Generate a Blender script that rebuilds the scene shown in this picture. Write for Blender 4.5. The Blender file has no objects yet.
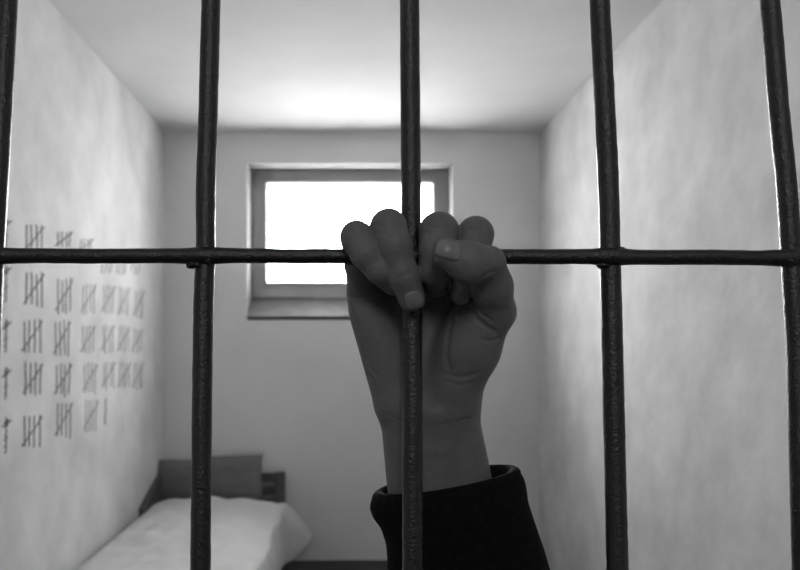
import bpy, bmesh, math, random
import numpy as np
from mathutils import Vector, Matrix, noise
from mathutils.bvhtree import BVHTree

random.seed(7)
SC = bpy.context.scene
COL = SC.collection
F = 800 * 35 / 36.0          # focal length in pixels
VX, VY, EYE = 348.0, 339.0, 1.28   # level camera: vanishing point and eye height


def P(px, py, d):
    return Vector(((px - VX) / F * d, d, EYE + (VY - py) / F * d))


# ------------------------------------------------------------------ helpers
def link(name, me, mat=None, parent=None, smooth=True):
    if isinstance(me, bmesh.types.BMesh):
        b = me
        me = bpy.data.meshes.new(name)
        b.to_mesh(me)
        b.free()
    o = bpy.data.objects.new(name, me)
    COL.objects.link(o)
    if mat:
        me.materials.append(mat)
    if smooth:
        for p in me.polygons:
            p.use_smooth = True
    if parent:
        o.parent = parent
        o.matrix_parent_inverse = parent.matrix_world.inverted()
    return o


def empty(name, loc):
    o = bpy.data.objects.new(name, None)
    COL.objects.link(o)
    o.location = loc
    o.empty_display_size = .05
    bpy.context.view_layer.update()
    return o


def tag(o, label, cat, group=None):
    o['label'] = label
    o['category'] = cat
    if group:
        o['group'] = group
    return o


def struct(o):
    o['kind'] = 'structure'
    return o


def box(bm, a, b, bev=0.0):
    r = bmesh.ops.create_cube(bm, size=1)
    vs = r['verts']
    for v in vs:
        v.co = Vector([a[i] + (v.co[i] + .5) * (b[i] - a[i]) for i in range(3)])
    if bev:
        es = list({e for v in vs for e in v.link_edges})
        bmesh.ops.bevel(bm, geom=es, offset=bev, segments=2, affect='EDGES', profile=.6)


def tube(bm, pts, rads, n=20, rough=0.0, freq=60.0, flat=None):
    """closed tube along pts, with forged unevenness"""
    rings = []
    for i, p in enumerate(pts):
        t = (pts[min(i + 1, len(pts) - 1)] - pts[max(i - 1, 0)]).normalized()
        ref = Vector((0, 1, 0)) if abs(t.y) < .8 else Vector((0, 0, 1))
        u = t.cross(ref).normalized()
        v = u.cross(t).normalized()
        ring = []
        for k in range(n):
            a = 2 * math.pi * k / n
            dr = u * math.cos(a) + v * math.sin(a)
            q = p + dr * rads[i]
            r = rads[i]
            if rough:
                r += rough * (noise.noise(q * freq) + .55 * noise.noise(q * freq * 4.7))
            ring.append(bm.verts.new(p + dr * r))
        rings.append(ring)
    for i in range(len(rings) - 1):
        for k in range(n):
            bm.faces.new((rings[i][k], rings[i + 1][k], rings[i + 1][(k + 1) % n], rings[i][(k + 1) % n]))
    bm.faces.new(rings[0])
    bm.faces.new(list(reversed(rings[-1])))
    bmesh.ops.recalc_face_normals(bm, faces=bm.faces)


def interp(tab, x):
    if x <= tab[0][0]:
        a, b = tab[0], tab[1]
    elif x >= tab[-1][0]:
        a, b = tab[-2], tab[-1]
    else:
        for a, b in zip(tab, tab[1:]):
            if a[0] <= x <= b[0]:
                break
    t = (x - a[0]) / (b[0] - a[0])
    return a[1] + (b[1] - a[1]) * t


# ---------------------------------------------------------------- materials
def mat(name, base, rough=.6, var=.0, vscale=3.0, bump=.0, bscale=30.0, bdist=.01, spec=.5,
        metallic=0.0, stretch=None, sheen=0.0, fine=None, sss=0.0):
    m = bpy.data.materials.new(name)
    m.use_nodes = True
    nt = m.node_tree
    N = nt.nodes
    L = nt.links
    bs = N['Principled BSDF']
    bs.inputs['Roughness'].default_value = rough
    bs.inputs['Specular IOR Level'].default_value = spec
    bs.inputs['Metallic'].default_value = metallic
    if sheen:
        bs.inputs['Sheen Weight'].default_value = sheen
    if sss:
        bs.inputs['Subsurface Weight'].default_value = sss
        bs.inputs['Subsurface Radius'].default_value = (.006, .006, .006)
        bs.inputs['Subsurface Scale'].default_value = 1.0
    tc = N.new('ShaderNodeTexCoord')
    mp = N.new('ShaderNodeMapping')
    L.new(tc.outputs['Object'], mp.inputs['Vector'])
    if stretch:
        mp.inputs['Scale'].default_value = stretch
    if var:
        nz = N.new('ShaderNodeTexNoise')
        nz.inputs['Scale'].default_value = vscale
        nz.inputs['Detail'].default_value = 6
        nz.inputs['Roughness'].default_value = .6
        L.new(mp.outputs[0], nz.inputs['Vector'])
        rp = N.new('ShaderNodeValToRGB')
        lo, hi = base * (1 - var), base * (1 + var)
        rp.color_ramp.elements[0].position = .32
        rp.color_ramp.elements[1].position = .68
        rp.color_ramp.elements[0].color = (lo, lo, lo, 1)
        rp.color_ramp.elements[1].color = (hi, hi, hi, 1)
        L.new(nz.outputs['Fac'], rp.inputs[0])
        L.new(rp.outputs[0], bs.inputs['Base Color'])
    else:
        bs.inputs['Base Color'].default_value = (base, base, base, 1)
    if bump:
        n2 = N.new('ShaderNodeTexNoise')
        n2.inputs['Scale'].default_value = bscale
        n2.inputs['Detail'].default_value = 8
        L.new(mp.outputs[0], n2.inputs['Vector'])
        bp = N.new('ShaderNodeBump')
        bp.inputs['Strength'].default_value = bump
        bp.inputs['Distance'].default_value = bdist
        L.new(n2.outputs['Fac'], bp.inputs['Height'])
        if fine:
            n3 = N.new('ShaderNodeTexVoronoi')
            n3.inputs['Scale'].default_value = fine[0]
            L.new(mp.outputs[0], n3.inputs['Vector'])
            b2 = N.new('ShaderNodeBump')
            b2.inputs['Strength'].default_value = fine[1]
            b2.inputs['Distance'].default_value = fine[2]
            L.new(n3.outputs['Distance'], b2.inputs['Height'])
            L.new(bp.outputs[0], b2.inputs['Normal'])
            L.new(b2.outputs[0], bs.inputs['Normal'])
        else:
            L.new(bp.outputs[0], bs.inputs['Normal'])
    return m


M_wall = mat('plaster_wall', .76, .9, var=.14, vscale=3.2, bump=.45, bscale=4, bdist=.025, spec=.2)
M_ceil = mat('plaster_ceiling', .86, .9, var=.04, vscale=1.6, bump=.35, bscale=4, bdist=.02, spec=.2)
M_back = mat('plaster_back', .88, .9, var=.04, vscale=2.0, bump=.3, bscale=6, bdist=.01, spec=.2)
M_floor = mat('dark_floor', .035, .7, var=.25, vscale=6, bump=.2, bscale=30, bdist=.003)
M_hall = mat('corridor_plaster', .18, .9, var=.1, vscale=2)
M_frame = mat('window_paint', .55, .6, var=.05, vscale=5)
M_iron = mat('black_iron', .005, .33, var=.5, vscale=160, bump=.9, bscale=620, bdist=.0008, spec=.8,
             fine=(1500, .25, .0003))
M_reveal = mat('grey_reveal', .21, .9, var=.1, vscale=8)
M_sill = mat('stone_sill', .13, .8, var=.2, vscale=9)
M_wire = mat('window_iron', .05, .5)
M_skin = mat('skin', .185, .50, var=.10, vscale=55, bump=.30, bscale=260, bdist=.0011, spec=.35,
             fine=(1100, .30, .0004), sss=.15)
M_nail = mat('nail', .25, .35, var=.08, vscale=120, spec=.6)
M_cloth = mat('black_knit', .010, .95, var=.3, vscale=300, bump=.6, bscale=700, bdist=.001, spec=.08, sheen=.01)
M_pencil = mat('pencil', .05, .8)
M_pencil2 = mat('pencil_faint', .035, .8)
M_wood = mat('dark_wood', .12, .6, var=.3, vscale=20, stretch=(1, 1, 6))
M_pillow = mat('grey_cotton', .19, .95, var=.08, vscale=12, bump=.3, bscale=40, bdist=.004)
M_duvet = mat('white_cotton', .60, .95, var=.04, vscale=4, bump=.5, bscale=9, bdist=.02, spec=.2)
M_matt = mat('mattress_ticking', .45, .9)

# -------------------------------------------------------------------- world
W = bpy.data.worlds.new('overcast_sky')
SC.world = W
W.use_nodes = True
bg = W.node_tree.nodes['Background']
bg.inputs['Color'].default_value = (1, 1, 1, 1)
# overcast sky with the veiled sun ahead of the window
wn = W.node_tree
tc = wn.nodes.new('ShaderNodeTexCoord')
dt = wn.nodes.new('ShaderNodeVectorMath')
dt.operation = 'DOT_PRODUCT'
dt.inputs[1].default_value = Vector((0, .97, .30)).normalized()
wn.links.new(tc.outputs['Generated'], dt.inputs[0])
mr = wn.nodes.new('ShaderNodeMapRange')
mr.inputs['From Min'].default_value = .60
mr.inputs['From Max'].default_value = 1.0
mr.inputs['To Min'].default_value = 14.0
mr.inputs['To Max'].default_value = 57.0
wn.links.new(dt.outputs['Value'], mr.inputs['Value'])
wn.links.new(mr.outputs[0], bg.inputs['Strength'])

# --------------------------------------------------------------------- room
XL, XR, YB, YF, ZC = -1.06, 1.11, 4.5, -1.8, 2.477
TH = .32


def slab(name, a, b, m):
    bm = bmesh.new()
    box(bm, a, b)
    return struct(link(name, bm, m, smooth=False))


floor = slab('floor', (XL - TH, YF - TH, -.15), (XR + TH, YB + .30, 0), M_floor)
ceiling = slab('ceiling', (XL - TH, YF - TH, ZC), (XR + TH, YB + .30, ZC + .15), M_ceil)
wall_left = slab('wall_left', (XL - TH, YF, 0), (XL, YB + .28, ZC), M_wall)
wall_right = slab('wall_right', (XR, YF, 0), (XR + TH, YB + .28, ZC), M_wall)
wall_front = slab('wall_front', (XL - TH, YF - TH, 0), (XR + TH, YF, ZC), M_hall)

# back wall with the deep recess of the window and its sloping sill
YO = YB + .28
wi = (-.584, .607, 1.40, 2.297)      # opening on the room side: x0 x1 z0 z1
wo = (-.584, .607, 1.545, 2.310)     # opening on the outer side
bm = bmesh.new()


def rect(x0, x1, z0, z1, y):
    return [bm.verts.new((x, y, z)) for x, z in ((x0, z0), (x1, z0), (x1, z1), (x0, z1))]


A = rect(XL, XR, 0, ZC, YB)
B = rect(*wi, YB)
Cc = rect(*wo, YO)
D = rect(XL, XR, 0, ZC, YO)
for i in range(4):
    j = (i + 1) % 4
    bm.faces.new((A[i], A[j], B[j], B[i]))
    bm.faces.new((B[i], B[j], Cc[j], Cc[i]))
    bm.faces.new((Cc[i], Cc[j], D[j], D[i]))
    bm.faces.new((D[i], D[j], A[j], A[i]))
bmesh.ops.recalc_face_normals(bm, faces=bm.faces)
wall_back = struct(link('wall_back', bm, M_back, smooth=False))
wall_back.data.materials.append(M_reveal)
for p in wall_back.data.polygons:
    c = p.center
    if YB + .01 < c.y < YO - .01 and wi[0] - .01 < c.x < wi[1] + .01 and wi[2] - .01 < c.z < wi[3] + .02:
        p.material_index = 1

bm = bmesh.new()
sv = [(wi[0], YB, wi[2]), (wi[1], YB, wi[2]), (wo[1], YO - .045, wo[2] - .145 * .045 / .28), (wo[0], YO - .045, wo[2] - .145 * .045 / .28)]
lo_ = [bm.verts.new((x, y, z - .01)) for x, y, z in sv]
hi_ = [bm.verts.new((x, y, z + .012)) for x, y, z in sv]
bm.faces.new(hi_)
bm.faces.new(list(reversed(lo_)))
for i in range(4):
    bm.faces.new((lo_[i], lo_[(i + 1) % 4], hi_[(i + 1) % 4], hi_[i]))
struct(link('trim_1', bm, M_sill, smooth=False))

# window: frame, pane, outside bars
win = struct(empty('window_1', (0, YO, 1.545)))
px0, px1, pz0, pz1 = -.492, .515, 1.628, 2.226
bm = bmesh.new()
y0, y1 = YO - .045, YO + .03
box(bm, (wo[0], y0, wo[2] - .03), (px0, y1, wo[3]), .004)
box(bm, (px1, y0, wo[2] - .03), (wo[1], y1, wo[3]), .004)
box(bm, (px0, y0, pz1), (px1, y1, wo[3] - .002), .004)
box(bm, (px0, y0, wo[2] - .03), (px1, y1, pz0), .004)
# inner stop bead all round
box(bm, (px0 - .02, y0 - .014, pz0 - .02), (px0 - .004, y0 + .002, pz1 + .02), .003)
box(bm, (px1 + .004, y0 - .014, pz0 - .02), (px1 + .02, y0 + .002, pz1 + .02), .003)
box(bm, (px0 - .02, y0 - .014, pz1 + .004), (px1 + .02, y0 + .002, pz1 + .02), .003)
box(bm, (px0 - .02, y0 - .014, pz0 - .02), (px1 + .02, y0 + .002, pz0 - .004), .003)
link('window_frame', bm, M_frame, win, smooth=False)
gm = bpy.data.materials.new('window_glass')
gm.use_nodes = True
nt = gm.node_tree
nt.nodes.remove(nt.nodes['Principled BSDF'])
tr = nt.nodes.new('ShaderNodeBsdfTransparent')
gl = nt.nodes.new('ShaderNodeBsdfGlossy')
gl.inputs['Roughness'].default_value = .05
tr.inputs['Color'].default_value = (.97, .97, .97, 1)
mx = nt.nodes.new('ShaderNodeMixShader')
mx.inputs[0].default_value = .05
nt.links.new(tr.outputs[0], mx.inputs[1])
nt.links.new(gl.outputs[0], mx.inputs[2])
nt.links.new(mx.outputs[0], nt.nodes['Material Output'].inputs[0])
bm = bmesh.new()
box(bm, (px0 - .005, YO - .004, pz0 - .005), (px1 + .005, YO, pz1 + .005))
link('window_pane', bm, gm, win, smooth=False)
for px in (325, 378):
    x = (px - VX) / F * (YO + .06)
    bm = bmesh.new()
    tube(bm, [Vector((x, YO + .06, 1.50)), Vector((x, YO + .06, 2.35))], [.010] * 2, 12)
    link('window_bar', bm, M_wire, win)
# extra wall depth added outside to shape window light on the side walls
bm = bmesh.new()
ya, yb_ = YO + .03, YO + .40
box(bm, (XL - TH, ya, -.15), (wo[0] + .04, yb_, ZC + .15))
box(bm, (wo[1] - .04, ya, -.15), (XR + TH, yb_, ZC + .15))
box(bm, (wo[0] + .04, ya, wo[3] - .03), (wo[1] - .04, yb_, ZC + .15))
box(bm, (wo[0] + .04, ya, -.15), (wo[1] - .04, yb_, wo[2] + .01))
struct(link('added_outer_wall', bm, M_back, smooth=False))
pl = bpy.data.lights.new('window_portal', 'AREA')
pl.shape = 'RECTANGLE'
pl.size, pl.size_y = px1 - px0, pz1 - pz0
pl.cycles.is_portal = True
po = bpy.data.objects.new('window_portal', pl)
COL.objects.link(po)
po.location = ((px0 + px1) / 2, YO + .44, (pz0 + pz1) / 2)
po.rotation_euler = (math.radians(-90), 0, 0)

# ------------------------------------------- tally marks pencilled on the wall
def wall_pt(px, py):
    d = -XL * F / (VX - px)
    return Vector((XL, d, EYE + (VY - py) / F * d))


def stroke(bm, pts, w):
    """thin slab following pts (already on the wall), w = width on the wall"""
    up = XL + .0012
    for a, b in zip(pts, pts[1:]):
        d = (b - a)
        if d.length < 1e-5:
            continue
        s = Vector((0, -d.z, d.y)).normalized() * w / 2
        e = d.normalized() * w * .25
        q = [a - e - s, a - e + s, b + e + s, b + e - s]
        lo = [bm.verts.new((XL - .0005, v.y, v.z)) for v in q]
        hi = [bm.verts.new((up, v.y, v.z)) for v in q]
        bm.faces.new(hi)
        for i in range(4):
            bm.faces.new((lo[i], lo[(i + 1) % 4], hi[(i + 1) % 4], hi[i]))


def wobble(p, q, n=5, amp=.35):
    out = []
    for i in range(n + 1):
        t = i / n
        out.append(wall_pt(p[0] + (q[0] - p[0]) * t + random.uniform(-amp, amp), p[1] + (q[1] - p[1]) * t))
    return out


#        centre x, top, bottom, half width, stroke width (m), slash?
tallies = []
for cx, t, b in ((34, 226, 252), (64, 231, 247), (86, 238, 252)):
    tallies.append((cx, t, b, 1))
rows = [
    [(34, 273, 305), (64, 279, 312), (88.5, 284, 313), (108.5, 285, 312), (124, 287, 315), (139, 290, 317)],
    [(32, 320, 352), (62, 321, 355), (88, 325, 353), (107.5, 325, 352), (123.5, 326, 352), (137.5, 328, 352)],
    [(33, 363, 394), (63, 364, 395), (90, 363, 392), (108.5, 362, 388), (124.5, 362, 387), (138, 362, 388)],
    [(32, 416, 447), (64, 402, 436), (91, 400, 430)],
]
for r in rows:
    for cx, t, b in r:
        tallies.append((cx, t, b, 1))
for cx in (107, 121, 136):
    tallies.append((cx, 262, 273, 0))
for cx, t, b, sl in tallies:
    scale = (VX - cx) ** 2 / (-XL * F)          # px per metre along the wall
    hw = .056 * scale + .8
    w = .0078 if cx < 80 else .0048
    bm = bmesh.new()
    n = 4
    for i in range(n):
        x = cx - hw + 2 * hw * i / (n - 1) + random.uniform(-.25, .25)
        stroke(bm, wobble((x, t + random.uniform(-1, 2)), (x + random.uniform(-.8, .8), b + random.uniform(-2, 2))), w)
    if sl:
        stroke(bm, wobble((cx - hw - 2.5, b - 1), (cx + hw + 2.5, t + 1)), w * .62)
    link('tally_mark', bm, M_pencil if cx < 80 else M_pencil2, wall_left, smooth=False)
bm = bmesh.new()
stroke(bm, wobble((105.5, 399), (105, 424)), .009)
link('tally_mark', bm, M_pencil2, wall_left, smooth=False)
for t, b in ((219, 248), (266, 302), (320, 352), (368, 399), (418, 453)):
    bm = bmesh.new()
    pts = []
    n = 16
    for i in range(n + 1):
        f = i / n
        pts.append(wall_pt(5.5 + 1.2 * math.sin(i * 2.3) + 1.5 * (1 - f) * (i % 2), t + (b - t) * f))
    stroke(bm, pts, .0048)
    stroke(bm, [wall_pt(2.5, t + 9), wall_pt(6, t + 6), wall_pt(11, t + 2)], .005)
    link('scribble_mark', bm, M_pencil, wall_left, smooth=False)

# ---------------------------------------------------------------------- bed
bx0, bx1, byf, byb = -1.05, -.36, 2.42, 4.47
bed = tag(empty('bed', ((bx0 + bx1) / 2, (byf + byb) / 2, 0)),
          'low narrow dark wooden bed in the left corner below the window', 'bed')
for x in (bx0, bx1 - .055):
    bm = bmesh.new()
    box(bm, (x, byb - .055, 0), (x + .055, byb, .52), .005)
    link('bedpost', bm, M_wood, bed, False)
hb = bmesh.new()
box(hb, (bx0 + .03, byb - .045, .465), (bx1 - .01, byb - .012, .515), .004)
hbo = link('headboard', hb, M_wood, bed, False)
for z in (.395, .325, .255):
    s = bmesh.new()
    box(s, (bx0 + .05, byb - .04, z), (bx1 - .05, byb - .018, z + .045), .003)
    link('headboard_slat', s, M_wood, hbo, False)
for x in (bx0, bx1 - .105):
    bm = bmesh.new()
    box(bm, (x, byf + .02, 0), (x + .055, byf + .075, .34), .005)
    link('leg', bm, M_wood, bed, False)
for x in (bx0 + .01, bx1 - .085):
    bm = bmesh.new()
    box(bm, (x, byf + .03, .16), (x + .03, byb - .03, .26), .004)
    link('side_rail', bm, M_wood, bed, False)
bm = bmesh.new()
q = [(4.41, .56), (3.93, .425), (3.93, .26), (4.41, .26)]
l_ = [bm.verts.new((bx0 - .006, y, z)) for y, z in q]
r_ = [bm.verts.new((bx0 + .014, y, z)) for y, z in q]
bm.faces.new(l_)
bm.faces.new(list(reversed(r_)))
for i in range(4):
    bm.faces.new((l_[i], r_[i], r_[(i + 1) % 4], l_[(i + 1) % 4]))
bmesh.ops.recalc_face_normals(bm, faces=bm.faces)
link('side_board', bm, M_wood, bed, False)
bm = bmesh.new()
box(bm, (bx0 + .03, byf + .02, .16), (bx1 - .08, byf + .05, .30), .004)
link('footboard', bm, M_wood, bed, False)
bm = bmesh.new()
box(bm, (bx0 + .035, byf + .055, .20), (bx1 - .07, byb - .06, .365), .03)
link('mattress', bm, M_matt, bed)

# duvet: rumpled cloth over the mattress, hanging at the right side
bm = bmesh.new()
nu, nv = 64, 90
prof = []   # cross-section (x, z)
for i in range(nu + 1):
    t = i / nu
    if t < .08:
        f = t / .08
        prof.append((bx0 + .024 + .006 * f, .395 + .015 * f))
    elif t < .74:
        f = (t - .08) / .66
        prof.append((bx0 + .030 + f * (bx1 - bx0 - .044), .41 + .035 * math.sin(math.pi * min(1, f * 1.02)) ** .6))
    else:
        f = (t - .74) / .26
        prof.append((bx1 + .004 + .035 * math.sin(f * 1.4), .41 - .25 * f ** 1.15))
g = []
for j in range(nv + 1):
    v = j / nv
    y = byf - .01 + v * 1.80
    row = []
    for i, (x, z) in enumerate(prof):
        t = i / nu
        q = Vector((x * 5, y * 3.2, 0))
        am = .020 * min(1, max(0, (t - .06) * 8))
        dz = am * noise.noise(q) + am * .7 * noise.noise(q * 2.3 + Vector((3, 1, 0)))
        dx = 0
        if t > .74:
            dx = .02 * noise.noise(Vector((y * 6, z * 4, 5))) + .012
            f = (t - .74) / .26
            c = math.exp(-((y - (byf + 1.74)) / .13) ** 2)
            dx += c * .125 * f
            dz += c * .07 * f + .03 * math.sin(y * 9) * f
        e = min(1, (1 - v) * 14)
        zz = z + dz
        if t < .74:
            zz = z + dz - (1 - e ** .5) * .03
        row.append(bm.verts.new((x + dx, y + .015 * noise.noise(q * 1.5), zz)))
    g.append(row)
for j in range(nv):
    for i in range(nu):
        bm.faces.new((g[j][i], g[j][i + 1], g[j + 1][i + 1], g[j + 1][i]))
duvet = link('duvet', bm, M_duvet)
sm = duvet.modifiers.new('thick', 'SOLIDIFY')
sm.thickness = .022
sm.offset = -1
tag(duvet, 'rumpled white duvet spread over the low bed, one corner hanging off its right side', 'duvet')

# pillow leaning upright on the headboard
bm = bmesh.new()
nx, nz = 28, 18
for side in (1, -1):
    gr = []
    for j in range(nz + 1):
        row = []
        for i in range(nx + 1):
            u, w = i / nx * 2 - 1, j / nz * 2 - 1
            th = .042 * max(0, (1 - u ** 4) * (1 - w ** 4)) ** .5
            x = u * .315 * (1 - .02 * (1 - w * w))
            z = w * .118 * (1 - .04 * (1 - abs(u))) + .012 * (1 if u > -.1 else -.4) * (w + 1) / 2
            n_ = .006 * noise.noise(Vector((u * 3, w * 3, side)))
            row.append(bm.verts.new((x, side * (th + n_ * (th > .01)), z)))
        gr.append(row)
    for j in range(nz):
        for i in range(nx):
            bm.faces.new((gr[j][i], gr[j][i + 1], gr[j + 1][i + 1], gr[j + 1][i]))
bmesh.ops.remove_doubles(bm, verts=bm.verts, dist=.0008)
bmesh.ops.recalc_face_normals(bm, faces=bm.faces)
pillow = link('pillow', bm, M_pillow)
pillow.location = (-.79, 4.350, .497)
pillow.rotation_euler = (math.radians(-9), math.radians(-1.5), 0)
tag(pillow, 'dark grey pillow standing upright against the headboard of the bed', 'pillow')

# ------------------------------------------------------------------- grille
DG = .0948      # lean of the grille: metres of depth per metre of height


def grille_pt(px, py, off=0.0):
    # intersect the view ray with the leaning plane
    # d = .4318 + DG * (z - z0), z = EYE + (VY-py)/F*d
    z0 = EYE + (VY - 256) / F * .4318
    k = (VY - py) / F
    d = (.4318 + DG * (EYE - z0)) / (1 - DG * k) + off
    return P(px, py, d)


bar_px = [
    [(0, 8), (50, 5.5), (190, -2), (256, -6), (570, -20)],
    [(0, 211), (100, 208.5), (190, 205.5), (256, 205.5), (300, 203.5), (400, 202), (570, 200.5)],
    [(0, 409.5), (200, 411), (320, 412), (570, 412.7)],
    [(0, 599.5), (100, 604.5), (200, 609), (256, 610), (330, 612), (570, 617.5)],
    [(0, 770), (100, 778), (190, 787), (256, 791), (350, 797), (570, 803)],
]
grille = tag(empty('cell_grille', (0, .31, 0)),
             'black iron bar grille crossing the whole view in front of the cell', 'bars')


def zpx(z):      # pixel row of height z in the grille plane
    z0 = EYE + (VY - 256) / F * .4318
    d = .4318 + DG * (z - z0)
    return VY - (z - EYE) * F / d, d


bar3_axis = None
for idx, tab in enumerate(bar_px):
    lo_in, hi_in = grille_pt(interp(tab, 600), 600), grille_pt(interp(tab, -30), -30)
    pts = []
    for i in range(70):       # the part in view, finely
        py = 620 + (-50 - 620) * i / 69
        pts.append(grille_pt(interp(tab, py), py))
    # straight on to floor and ceiling
    a, b = pts[0], pts[-1]
    dl = (pts[0] - pts[6]).normalized()
    dh = (pts[-1] - pts[-7]).normalized()
    low = a + dl * (a.z / -dl.z)
    low.x = a.x + (low.x - a.x) * .3
    high = b + dh * ((ZC - b.z) / dh.z)
    high.x = b.x + (high.x - b.x) * .3
    pre = [low.lerp(a, t / 20) for t in range(20)]
    post = [b.lerp(high, t / 20) for t in range(1, 21)]
    allp = pre + pts + post
    wpx = (9.6, 9.8, 10.0, 10.2, 9.6)[idx]
    rad = [wpx * .4318 / F * (1 + .035 * noise.noise(Vector((idx * 7, 0, p.z * 22)))) for p in allp]
    bm = bmesh.new()
    tube(bm, allp, rad, 28, rough=.00022, freq=240)
    link('vertical_bar', bm, M_iron, grille)
    if idx == 2:
        bar3 = (pts, rad[20:90])

# horizontal bar, flattened and swollen where the uprights pass
HB = [(-10, 256.3), (100, 256), (200, 255.6), (300, 256), (420, 256), (560, 257), (610, 257), (800, 257.6)]
DH = .4272
pts, rad = [], []
xs_cross = [-6, 205.5, 411, 610, 791]
n = 420
xa, xb = XL, XR
for i in range(n + 1):
    x = xa + (xb - xa) * i / n
    px = VX + x * F / DH
    py = interp(HB, min(820, max(-20, px)))
    p = P(px, py, DH)
    sw = sum(math.exp(-((px - c) / 17) ** 2) for c in xs_cross)
    p.y += .0012 * noise.noise(Vector((x * 14, 3, 0)))
    p.z += .0005 * noise.noise(Vector((x * 20, 9, 0)))
    pts.append(p)
    rad.append(.00415 * (1 + .20 * sw))
hpts = pts
bm = bmesh.new()
tube(bm, pts, rad, 28, rough=.0002, freq=260)
link('horizontal_bar', bm, M_iron, grille)


def blob(c, r, seed):
    bm = bmesh.new()
    bmesh.ops.create_icosphere(bm, subdivisions=4, radius=1)
    for v in bm.verts:
        d = 1 + .35 * noise.noise(v.co * 1.6 + Vector((seed, 0, 0)))
        v.co = Vector((v.co.x * r[0] * d, v.co.y * r[1] * d, v.co.z * r[2] * d)) + c
    link('weld_bead', bm, M_iron, grille)


blob(P(193, 264.5, .4265), (.0042, .003, .0024), 1)
blob(P(206, 257, .4240), (.0045, .0014, .0030), 2)
blob(P(603, 264, .4275), (.0050, .003, .0024), 3)
blob(P(622, 255, .4275), (.0060, .003, .0040), 4)
blob(P(786, 258, .4260), (.0050, .003, .0044), 5)

# --------------------------------------------------------------------- hand
H = .00075
lo = np.array([P(335, 400, .45).x - .003, .376, P(400, 560, .47).z], dtype=np.float64)
hi = np.array([P(522, 400, .45).x + .006, .500, P(400, 200, .42).z], dtype=np.float64)
nxyz = np.ceil((hi - lo) / H).astype(int)
gx = (lo[0] + H * np.arange(nxyz[0])).astype(np.float32)
gy = (lo[1] + H * np.arange(nxyz[1])).astype(np.float32)
gz = (lo[2] + H * np.arange(nxyz[2])).astype(np.float32)
BIG = np.float32(.05)


class Prim:
    """capsule with two radii, evaluated in its own window of the grid"""

    def __init__(s, a, b, ra, rb, sy=1.0):
        s.a, s.b, s.ra, s.rb, s.sy = a, b, ra, rb, sy


def cap(a, b, sy=1.0):
    return Prim(P(*a[:3]), P(*b[:3]), a[3], b[3], sy)


def evalp(p, m=.016):
    R = max(p.ra, p.rb) * max(1, 1 / p.sy) + m
    mn = [min(p.a[i], p.b[i]) - R for i in range(3)]
    mx = [max(p.a[i], p.b[i]) + R for i in range(3)]
    sl = []
    for i, gg in enumerate((gx, gy, gz)):
        i0 = max(0, int((mn[i] - lo[i]) / H))
        i1 = min(len(gg), int((mx[i] - lo[i]) / H) + 2)
        sl.append(slice(i0, max(i1, i0 + 1)))
    X, Y, Z = np.meshgrid(gx[sl[0]], gy[sl[1]], gz[sl[2]], indexing='ij')
    ab = np.array(p.b - p.a)
    t = ((X - p.a.x) * ab[0] + (Y - p.a.y) * ab[1] + (Z - p.a.z) * ab[2]) / max(1e-12, float(ab @ ab))
    t = np.clip(t, 0, 1)
    d = np.sqrt((X - p.a.x - t * ab[0]) ** 2 + ((Y - p.a.y - t * ab[1]) * p.sy) ** 2 + (Z - p.a.z - t * ab[2]) ** 2)
    d -= p.ra + (p.rb - p.ra) * t
    return tuple(sl), d.astype(np.float32)


def newf():
    return np.full((len(gx), len(gy), len(gz)), BIG, dtype=np.float32)


def smin(a, b, k):
    h = np.maximum(k - np.abs(a - b), 0) / k
    return np.minimum(a, b) - h * h * k * .25


def add(f, prims, k):
    for p in prims:
        sl, d = evalp(p)
        f[sl] = smin(f[sl], d, k)
    return f


# joints: (px, py, depth, radius)
fingers = {
    'pinky': [(367, 292, .457, .0113), (356.5, 237, .4195, .0088), (366, 254, .4150, .0080), (380, 270, .4155, .0073), (393, 284, .4220, .0064)],
    'ring': [(396, 280, .462, .0115), (388.5, 227, .4195, .0099), (394.5, 247, .4130, .0091), (404, 276, .4128, .0079), (411.5, 298, .4165, .0073)],
    'middle': [(430, 276, .464, .0118), (439, 232, .4190, .0108), (437.5, 252, .4150, .0098), (435, 270, .4165, .0086), (437, 284, .4270, .0074)],
    'index': [(466, 282, .461, .0118), (475.5, 234.5, .4200, .0098), (473, 254, .4165, .0088), (469, 275, .4165, .0078), (461, 294.5, .4185, .0056)],
}
palm = [
    cap((368, 294, .457, .0112), (405, 400, .458, .0135)),
    cap((396, 284, .461, .0115), (418, 400, .460, .0145)),
    cap((430, 280, .462, .0120), (435, 400, .460, .0148)),
    cap((466, 286, .460, .0120), (452, 400, .458, .0140)),
    # hypothenar
    cap((369, 312, .452, .0108), (394, 398, .453, .0118)),
    # thenar
    cap((494, 313, .428, .0112), (471, 350, .440, .0145)),
    cap((471, 350, .440, .0145), (447, 398, .452, .0148)),
    cap((470, 318, .440, .0120), (452, 385, .450, .0150)),
    # wrist and forearm
    cap((407, 412, .458, .0158), (425, 540, .472, .0200)),
    cap((451, 412, .457, .0155), (472, 540, .471, .0195)),
    cap((431, 412, .456, .0165), (442, 540, .470, .0215)),
]
f = add(newf(), palm, .009)
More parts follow.
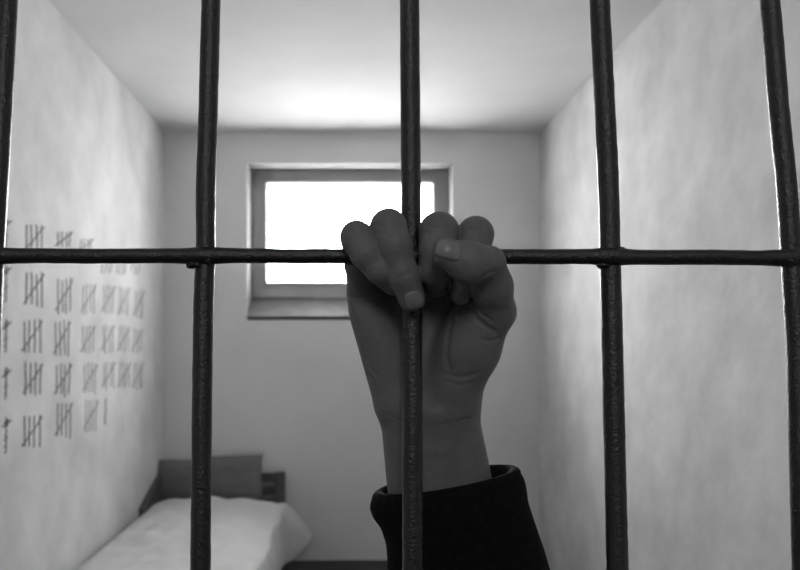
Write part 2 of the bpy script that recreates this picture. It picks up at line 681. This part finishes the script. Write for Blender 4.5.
# thumb proximal phalanx belongs to the thenar mass
tIP = (488.5, 263, .4025, .0088)
f = add(f, [cap((495, 311, .427, .0110), (492, 286, .4145, .0105)), cap((492, 286, .4145, .0105), tIP)], .004)
g1 = newf()
for nm, c in fingers.items():
    sub = newf()
    a, b = c[0], c[1]
    m_ = tuple((a[i] + b[i]) / 2 for i in range(3)) + ((a[3] + b[3]) / 2 * .96,)
    sub = add(sub, [cap(a, m_), cap(m_, b)], .002)
    g1 = smin(g1, sub, .0012)
f = smin(f, g1, .004)
for nm, c in fingers.items():
    sub = add(newf(), [cap(c[1], c[2]), cap(c[2], c[3]), cap(c[3], c[4])], .003)
    f = smin(f, sub, .0010)
th = add(newf(), [cap(tIP, (469, 263, .3945, .0103)), cap((469, 263, .3945, .0103), (446.5, 253.5, .3915, .0076))], .004)
f = smin(f, th, .0014)

# bar pressing into the flesh
X0 = np.array([0.])


def barfield(pts, r):
    g = newf()
    for a, b in zip(pts, pts[1:]):
        sl, d = evalp(Prim(a, b, r, r), .010)
        g[sl] = np.minimum(g[sl], d)
    return g


vb = [p for p in bar3[0] if lo[2] - .03 < p.z < hi[2] + .03]
bf = barfield(vb[::4] + [vb[-1]], .0062)
hp = [p for p in hpts if lo[0] - .03 < p.x < hi[0] + .03]
bf = np.minimum(bf, barfield([hp[0], hp[-1]], .0046))
kk = .002
h = np.maximum(kk - np.abs(f + bf), 0) / kk
f = np.maximum(f, -bf) + h * h * kk * .25
del bf, g1, th


def crease(pxs, w, depth):
    """carved line: pxs are (px,py,d) just at the surface"""
    global f
    for a, b in zip(pxs, pxs[1:]):
        sl, d = evalp(Prim(P(*a), P(*b), 0, 0), .006)
        d = d / w
        f[sl] += depth * np.exp(-d * d)


def surf_depth(px, py):
    """first depth along the view ray where the hand starts"""
    for d in np.arange(.378, .495, .0004):
        p = P(px, py, float(d))
        i = [int(round((p[k] - lo[k]) / H)) for k in range(3)]
        if all(0 <= i[k] < f.shape[k] for k in range(3)) and f[i[0], i[1], i[2]] < 0:
            return float(d)
    return None


def crease_on(pxs, w=.0012, depth=.0009, sub=5):
    out = []
    for a, b in zip(pxs, pxs[1:]):
        for s in range(sub):
            t = s / sub
            x, y = a[0] + (b[0] - a[0]) * t, a[1] + (b[1] - a[1]) * t
            d = surf_depth(x, y)
            if d:
                out.append((x, y, d))
    if len(out) > 1:
        crease(out, w, depth)


for c in [
    ([(347, 296), (356, 299), (366, 298), (380, 296)], .0013, .0019),      # below the little finger
    ([(350, 302), (356, 322), (362, 345), (369, 368)], .0013, .0010),
    ([(468, 306), (476, 318), (486, 327), (498, 333)], .0011, .0009),   # thumb web folds
    ([(472, 303), (482, 314), (494, 322)], .0010, .0006),
    ([(452, 316), (448, 335), (446, 355), (450, 375)], .0018, .0005),      # life line
    ([(480, 340), (492, 341), (503, 337)], .0009, .0005),
    ([(440, 372), (455, 377), (470, 376), (482, 371)], .0011, .0004),
    ([(446, 381), (460, 385), (476, 382)], .0010, .0003),
    ([(362, 360), (367, 372), (372, 380)], .0010, .0008),
    ([(366, 358), (372, 370), (380, 378)], .0010, .0006),
    ([(385, 414), (400, 421), (420, 424), (445, 424), (470, 419), (480, 414)], .0012, .0003),
    ([(388, 421), (405, 427), (430, 429), (460, 426)], .0011, .0002),
    ([(396, 279), (404, 276), (413, 272)], .0010, .00025),                  # ring end joint
    
    ([(427, 226), (438, 229), (450, 226)], .0012, .0003),
    ([(426, 233), (438, 236), (451, 233)], .0012, .0003),
    ([(377, 225), (388, 228), (400, 223)], .0012, .0003),
    ([(376, 232), (389, 235), (402, 230)], .0012, .0003),
    ([(468, 229), (477, 231), (487, 228)], .0012, .0003),
    ([(349, 232), (358, 235), (367, 231)], .0011, .0003),
    ([(484, 247), (489, 258), (491, 270)], .0010, .0005),                  # thumb knuckle
    ([(480, 246), (485, 258), (486, 270)], .0010, .0004),
    ([(481, 281), (487, 274), (496, 270)], .0011, .0006),
]:
    crease_on(*c)
# tendons under the wrist skin
for pxs in ([(424, 500), (428, 450), (430, 415)], [(440, 500), (440, 450), (438, 415)]):
    pp = [(x, y, surf_depth(x, y) or .44) for x, y in pxs]
    crease(pp, .0035, -.0011)


def surface_nets(f):
    nx, ny, nz = f.shape
    ins = f < 0
    cx, cy, cz = nx - 1, ny - 1, nz - 1
    cnt = np.zeros((cx, cy, cz), np.int8)
    for dx in (0, 1):
        for dy in (0, 1):
            for dz in (0, 1):
                cnt += ins[dx:dx + cx, dy:dy + cy, dz:dz + cz]
    act = (cnt > 0) & (cnt < 8)
    I, J, K = np.nonzero(act)
    idx = np.full(act.shape, -1, np.int64)
    idx[I, J, K] = np.arange(len(I))
    acc = np.zeros((len(I), 3))
    num = np.zeros(len(I))
    corners = [(a, b, c) for a in (0, 1) for b in (0, 1) for c in (0, 1)]
    for c0 in corners:
        for ax in range(3):
            if c0[ax] == 1:
                continue
            c1 = list(c0)
            c1[ax] = 1
            v0 = f[I + c0[0], J + c0[1], K + c0[2]].astype(float)
            v1 = f[I + c1[0], J + c1[1], K + c1[2]].astype(float)
            m = (v0 < 0) != (v1 < 0)
            t = np.where(m, v0 / np.where(m, v0 - v1, 1), 0)
            p = np.array(c0, float)[None, :].repeat(len(I), 0)
            p[:, ax] += t
            acc[m] += p[m]
            num[m] += 1
    V = acc / num[:, None] + np.stack([I, J, K], 1)
    V = V * H + lo[None, :]
    faces = []
    for ax in range(3):
        sl0 = [slice(1, -1)] * 3
        sl1 = [slice(1, -1)] * 3
        sl0[ax] = slice(0, -1)
        sl1[ax] = slice(1, None)
        a = ins[tuple(sl0)]
        b = ins[tuple(sl1)]
        for flip, mm in ((False, a & ~b), (True, ~a & b)):
            q = np.stack(np.nonzero(mm), 1)
            off = np.ones(3, int)
            off[ax] = 0
            q = q + off
            u, v = (ax + 1) % 3, (ax + 2) % 3

            def cell(du, dv):
                r = q.copy()
                r[:, u] -= du
                r[:, v] -= dv
                return idx[r[:, 0], r[:, 1], r[:, 2]]
            quad = np.stack([cell(1, 1), cell(0, 1), cell(0, 0), cell(1, 0)], 1)
            if flip:
                quad = quad[:, ::-1]
            faces.append(quad)
    Fc = np.concatenate(faces)
    Fc = Fc[(Fc >= 0).all(1)]
    return V, Fc


# close the volume at the grid's border
f[0], f[-1] = .01, .01
f[:, 0], f[:, -1] = .01, .01
f[:, :, 0], f[:, :, -1] = .01, .01
V, Q = surface_nets(f)
me = bpy.data.meshes.new('person')
me.from_pydata(V.tolist(), [], Q.tolist())
me.update()
bm = bmesh.new()
bm.from_mesh(me)
for _ in range(2):
    bmesh.ops.smooth_vert(bm, verts=bm.verts, factor=.5, use_axis_x=True, use_axis_y=True, use_axis_z=True)
# keep only the largest piece (drop crumbs cut off by the bar)
seen, best = set(), []
for v in bm.verts:
    if v in seen:
        continue
    st, comp = [v], []
    seen.add(v)
    while st:
        a = st.pop()
        comp.append(a)
        for e in a.link_edges:
            b = e.other_vert(a)
            if b not in seen:
                seen.add(b)
                st.append(b)
    if len(comp) > len(best):
        best = comp
keep = set(best)
bmesh.ops.delete(bm, geom=[v for v in bm.verts if v not in keep], context='VERTS')
bmesh.ops.recalc_face_normals(bm, faces=bm.faces)
bm.to_mesh(me)
bvh = BVHTree.FromBMesh(bm)
bm.free()
person = link('person', me, M_skin)
tag(person, 'right hand in a black sleeve clenched around the bar crossing, thumb folded over fingers', 'person')


# fingernails: curved plates following the finger surface
def nail(px_c, ax_l, ax_w, name='fingernail', n=14, expo=3.2, lift=.0006):
    cam = Vector((0, 0, EYE))
    bm = bmesh.new()
    G = []
    for j in range(n + 1):
        row = []
        for i in range(n + 1):
            u, w = i / n * 2 - 1, j / n * 2 - 1
            # square to superellipse
            r = max(abs(u), abs(w))
            if r > 1e-6:
                q = r / ((abs(u) ** expo + abs(w) ** expo) ** (1 / expo))
            else:
                q = 1
            uu, ww = u * q, w * q
            px = px_c[0] + ax_l[0] * uu + ax_w[0] * ww
            py = px_c[1] + ax_l[1] * uu + ax_w[1] * ww
            d = (P(px, py, 1) - cam).normalized()
            hit = bvh.ray_cast(cam, d)
            if hit[0] is None:
                row.append(None)
                continue
            edge = max(0, 1 - r ** 5)
            nr = hit[1] if hit[1].dot(d) < 0 else -hit[1]
            row.append((hit[0], nr, edge))
        G.append(row)
    vt, vb_ = {}, {}
    for j in range(n + 1):
        for i in range(n + 1):
            c = G[j][i]
            if c is None:
                continue
            vt[i, j] = bm.verts.new(c[0] + c[1] * (lift * .35 + lift * c[2]))
            vb_[i, j] = bm.verts.new(c[0] - c[1] * .0006)
    for j in range(n):
        for i in range(n):
            ks = [(i, j), (i + 1, j), (i + 1, j + 1), (i, j + 1)]
            if all(k in vt for k in ks):
                bm.faces.new([vt[k] for k in ks])
                bm.faces.new([vb_[k] for k in reversed(ks)])
    be = [e for e in bm.edges if e.is_boundary]
    tb = {v: k for k, v in vt.items()}
    for e in be:
        a, b = e.verts
        if a in tb and b in tb and tb[a] in vb_ and tb[b] in vb_:
            try:
                bm.faces.new((a, b, vb_[tb[b]], vb_[tb[a]]))
            except ValueError:
                pass
    bmesh.ops.recalc_face_normals(bm, faces=bm.faces)
    return link(name, bm, M_nail, person)


nail((448, 250), (12.6, 3.4), (-1.6, 8.8), 'thumbnail', expo=5)
nail((414.8, 300.5), (2.8, 9.0), (9.0, -2.6))

# ------------------------------------------------------------------- sleeve
def sleeve_mesh(rows_, n=96, thick=.0035, seed=0, ribs=True):
    """rows: (centre, half width, half depth, tilt)"""
    bm = bmesh.new()
    rings = []
    for c, hw, hd, tilt, am in rows_:
        ring = []
        for k in range(n):
            a = 2 * math.pi * k / n
            ca, sa = math.cos(a), math.sin(a)
            x = ca * hw
            y = sa * hd
            q = Vector((c.x + x, c.y + y, c.z))
            w = 1 + am * noise.noise(Vector((x * 35, y * 35, c.z * 45 + seed)))
            ring.append(bm.verts.new(c + Vector((x * w, y * w, x * math.tan(tilt)))))
        rings.append(ring)
    for i in range(len(rings) - 1):
        for k in range(n):
            bm.faces.new((rings[i][k], rings[i][(k + 1) % n], rings[i + 1][(k + 1) % n], rings[i + 1][k]))
    return bm, rings


def rows_from(tab, m, d0, d1, hd0, hd1, tilt, am):
    out = []
    for i in range(m + 1):
        t = i / m
        y = tab[0][0] + (tab[-1][0] - tab[0][0]) * t
        cx = interp([(q[0], q[1]) for q in tab], y)
        hw = interp([(q[0], q[2]) for q in tab], y)
        d = d0 + (d1 - d0) * t
        out.append((P(cx, y, d), hw * d / F, hd0 + (hd1 - hd0) * t, tilt, am))
    return out


tilt = math.radians(10.5)
tab = [(486, 446, 74.5), (493, 447, 77.5), (503, 450, 76.5), (514, 454.5, 73), (530, 459, 73), (550, 463, 75.5), (572, 467, 78.5), (640, 482, 86)]
R1 = rows_from(tab, 34, .468, .480, .031, .040, tilt, .02)
last = R1[-1]
for i in range(1, 14):
    t = i / 13
    c = last[0] + Vector((.035 * t, .055 * t, -.17 * t))
    s = math.sqrt(max(0, 1 - max(0, (t - .75) / .25) ** 2)) if t > .75 else 1
    s = max(s, .02)
    R1.append((c, (last[1] + .006 * t) * s, (last[2] + .008 * t) * s, tilt, .05))
# inner wall of the cuff, rolled rim between the two
inner = []
for k in range(9):
    t = k / 8
    a = math.pi * t
    c, hw, hd, ti, am = R1[0]
    inner.append((c + Vector((0, 0, .0042 * math.sin(a))), hw - .0040 * (1 - math.cos(a)), hd - .0040 * (1 - math.cos(a)), ti, am))
down = [(R1[i][0], R1[i][1] - .009, R1[i][2] - .009, tilt, .01) for i in (2, 5, 9, 13)]
bm, rings = sleeve_mesh(list(reversed(down)) + list(reversed(inner)) + R1[1:])
bm.faces.new(rings[-1])
bmesh.ops.recalc_face_normals(bm, faces=bm.faces)
sleeve = link('sleeve', bm, M_cloth, person)

# ------------------------------------------------------------------- lights
def area(name, loc, target, size, power):
    l = bpy.data.lights.new(name, 'AREA')
    l.size = size
    l.energy = power
    o = bpy.data.objects.new(name, l)
    COL.objects.link(o)
    o.location = loc
    o.rotation_euler = (Vector(target) - Vector(loc)).to_track_quat('-Z', 'Y').to_euler()
    return o


area('front_fill', (.0, -1.0, 2.0), (0, .4, 1.3), .35, 3.9)  # unseen fill added behind the camera for the hand and bar highlights

# ------------------------------------------------------------------- camera
cd = bpy.data.cameras.new('camera')
cd.lens = 35
cd.sensor_width = 36
cd.sensor_fit = 'HORIZONTAL'
cd.shift_x = (400 - VX) / 800
cd.shift_y = (VY - 285) / 800
cd.clip_start = .01
cd.dof.use_dof = True
cd.dof.focus_distance = .42
cd.dof.aperture_fstop = 15
cam = bpy.data.objects.new('camera', cd)
COL.objects.link(cam)
cam.location = (0, 0, EYE)
cam.rotation_euler = (math.radians(90), 0, 0)
SC.camera = cam
vs = SC.view_settings
SC.display_settings.display_device = 'sRGB'
vs.view_transform = 'Standard'
vs.look = 'None'
vs.exposure = 0
vs.gamma = 1
vs.use_curve_mapping = False
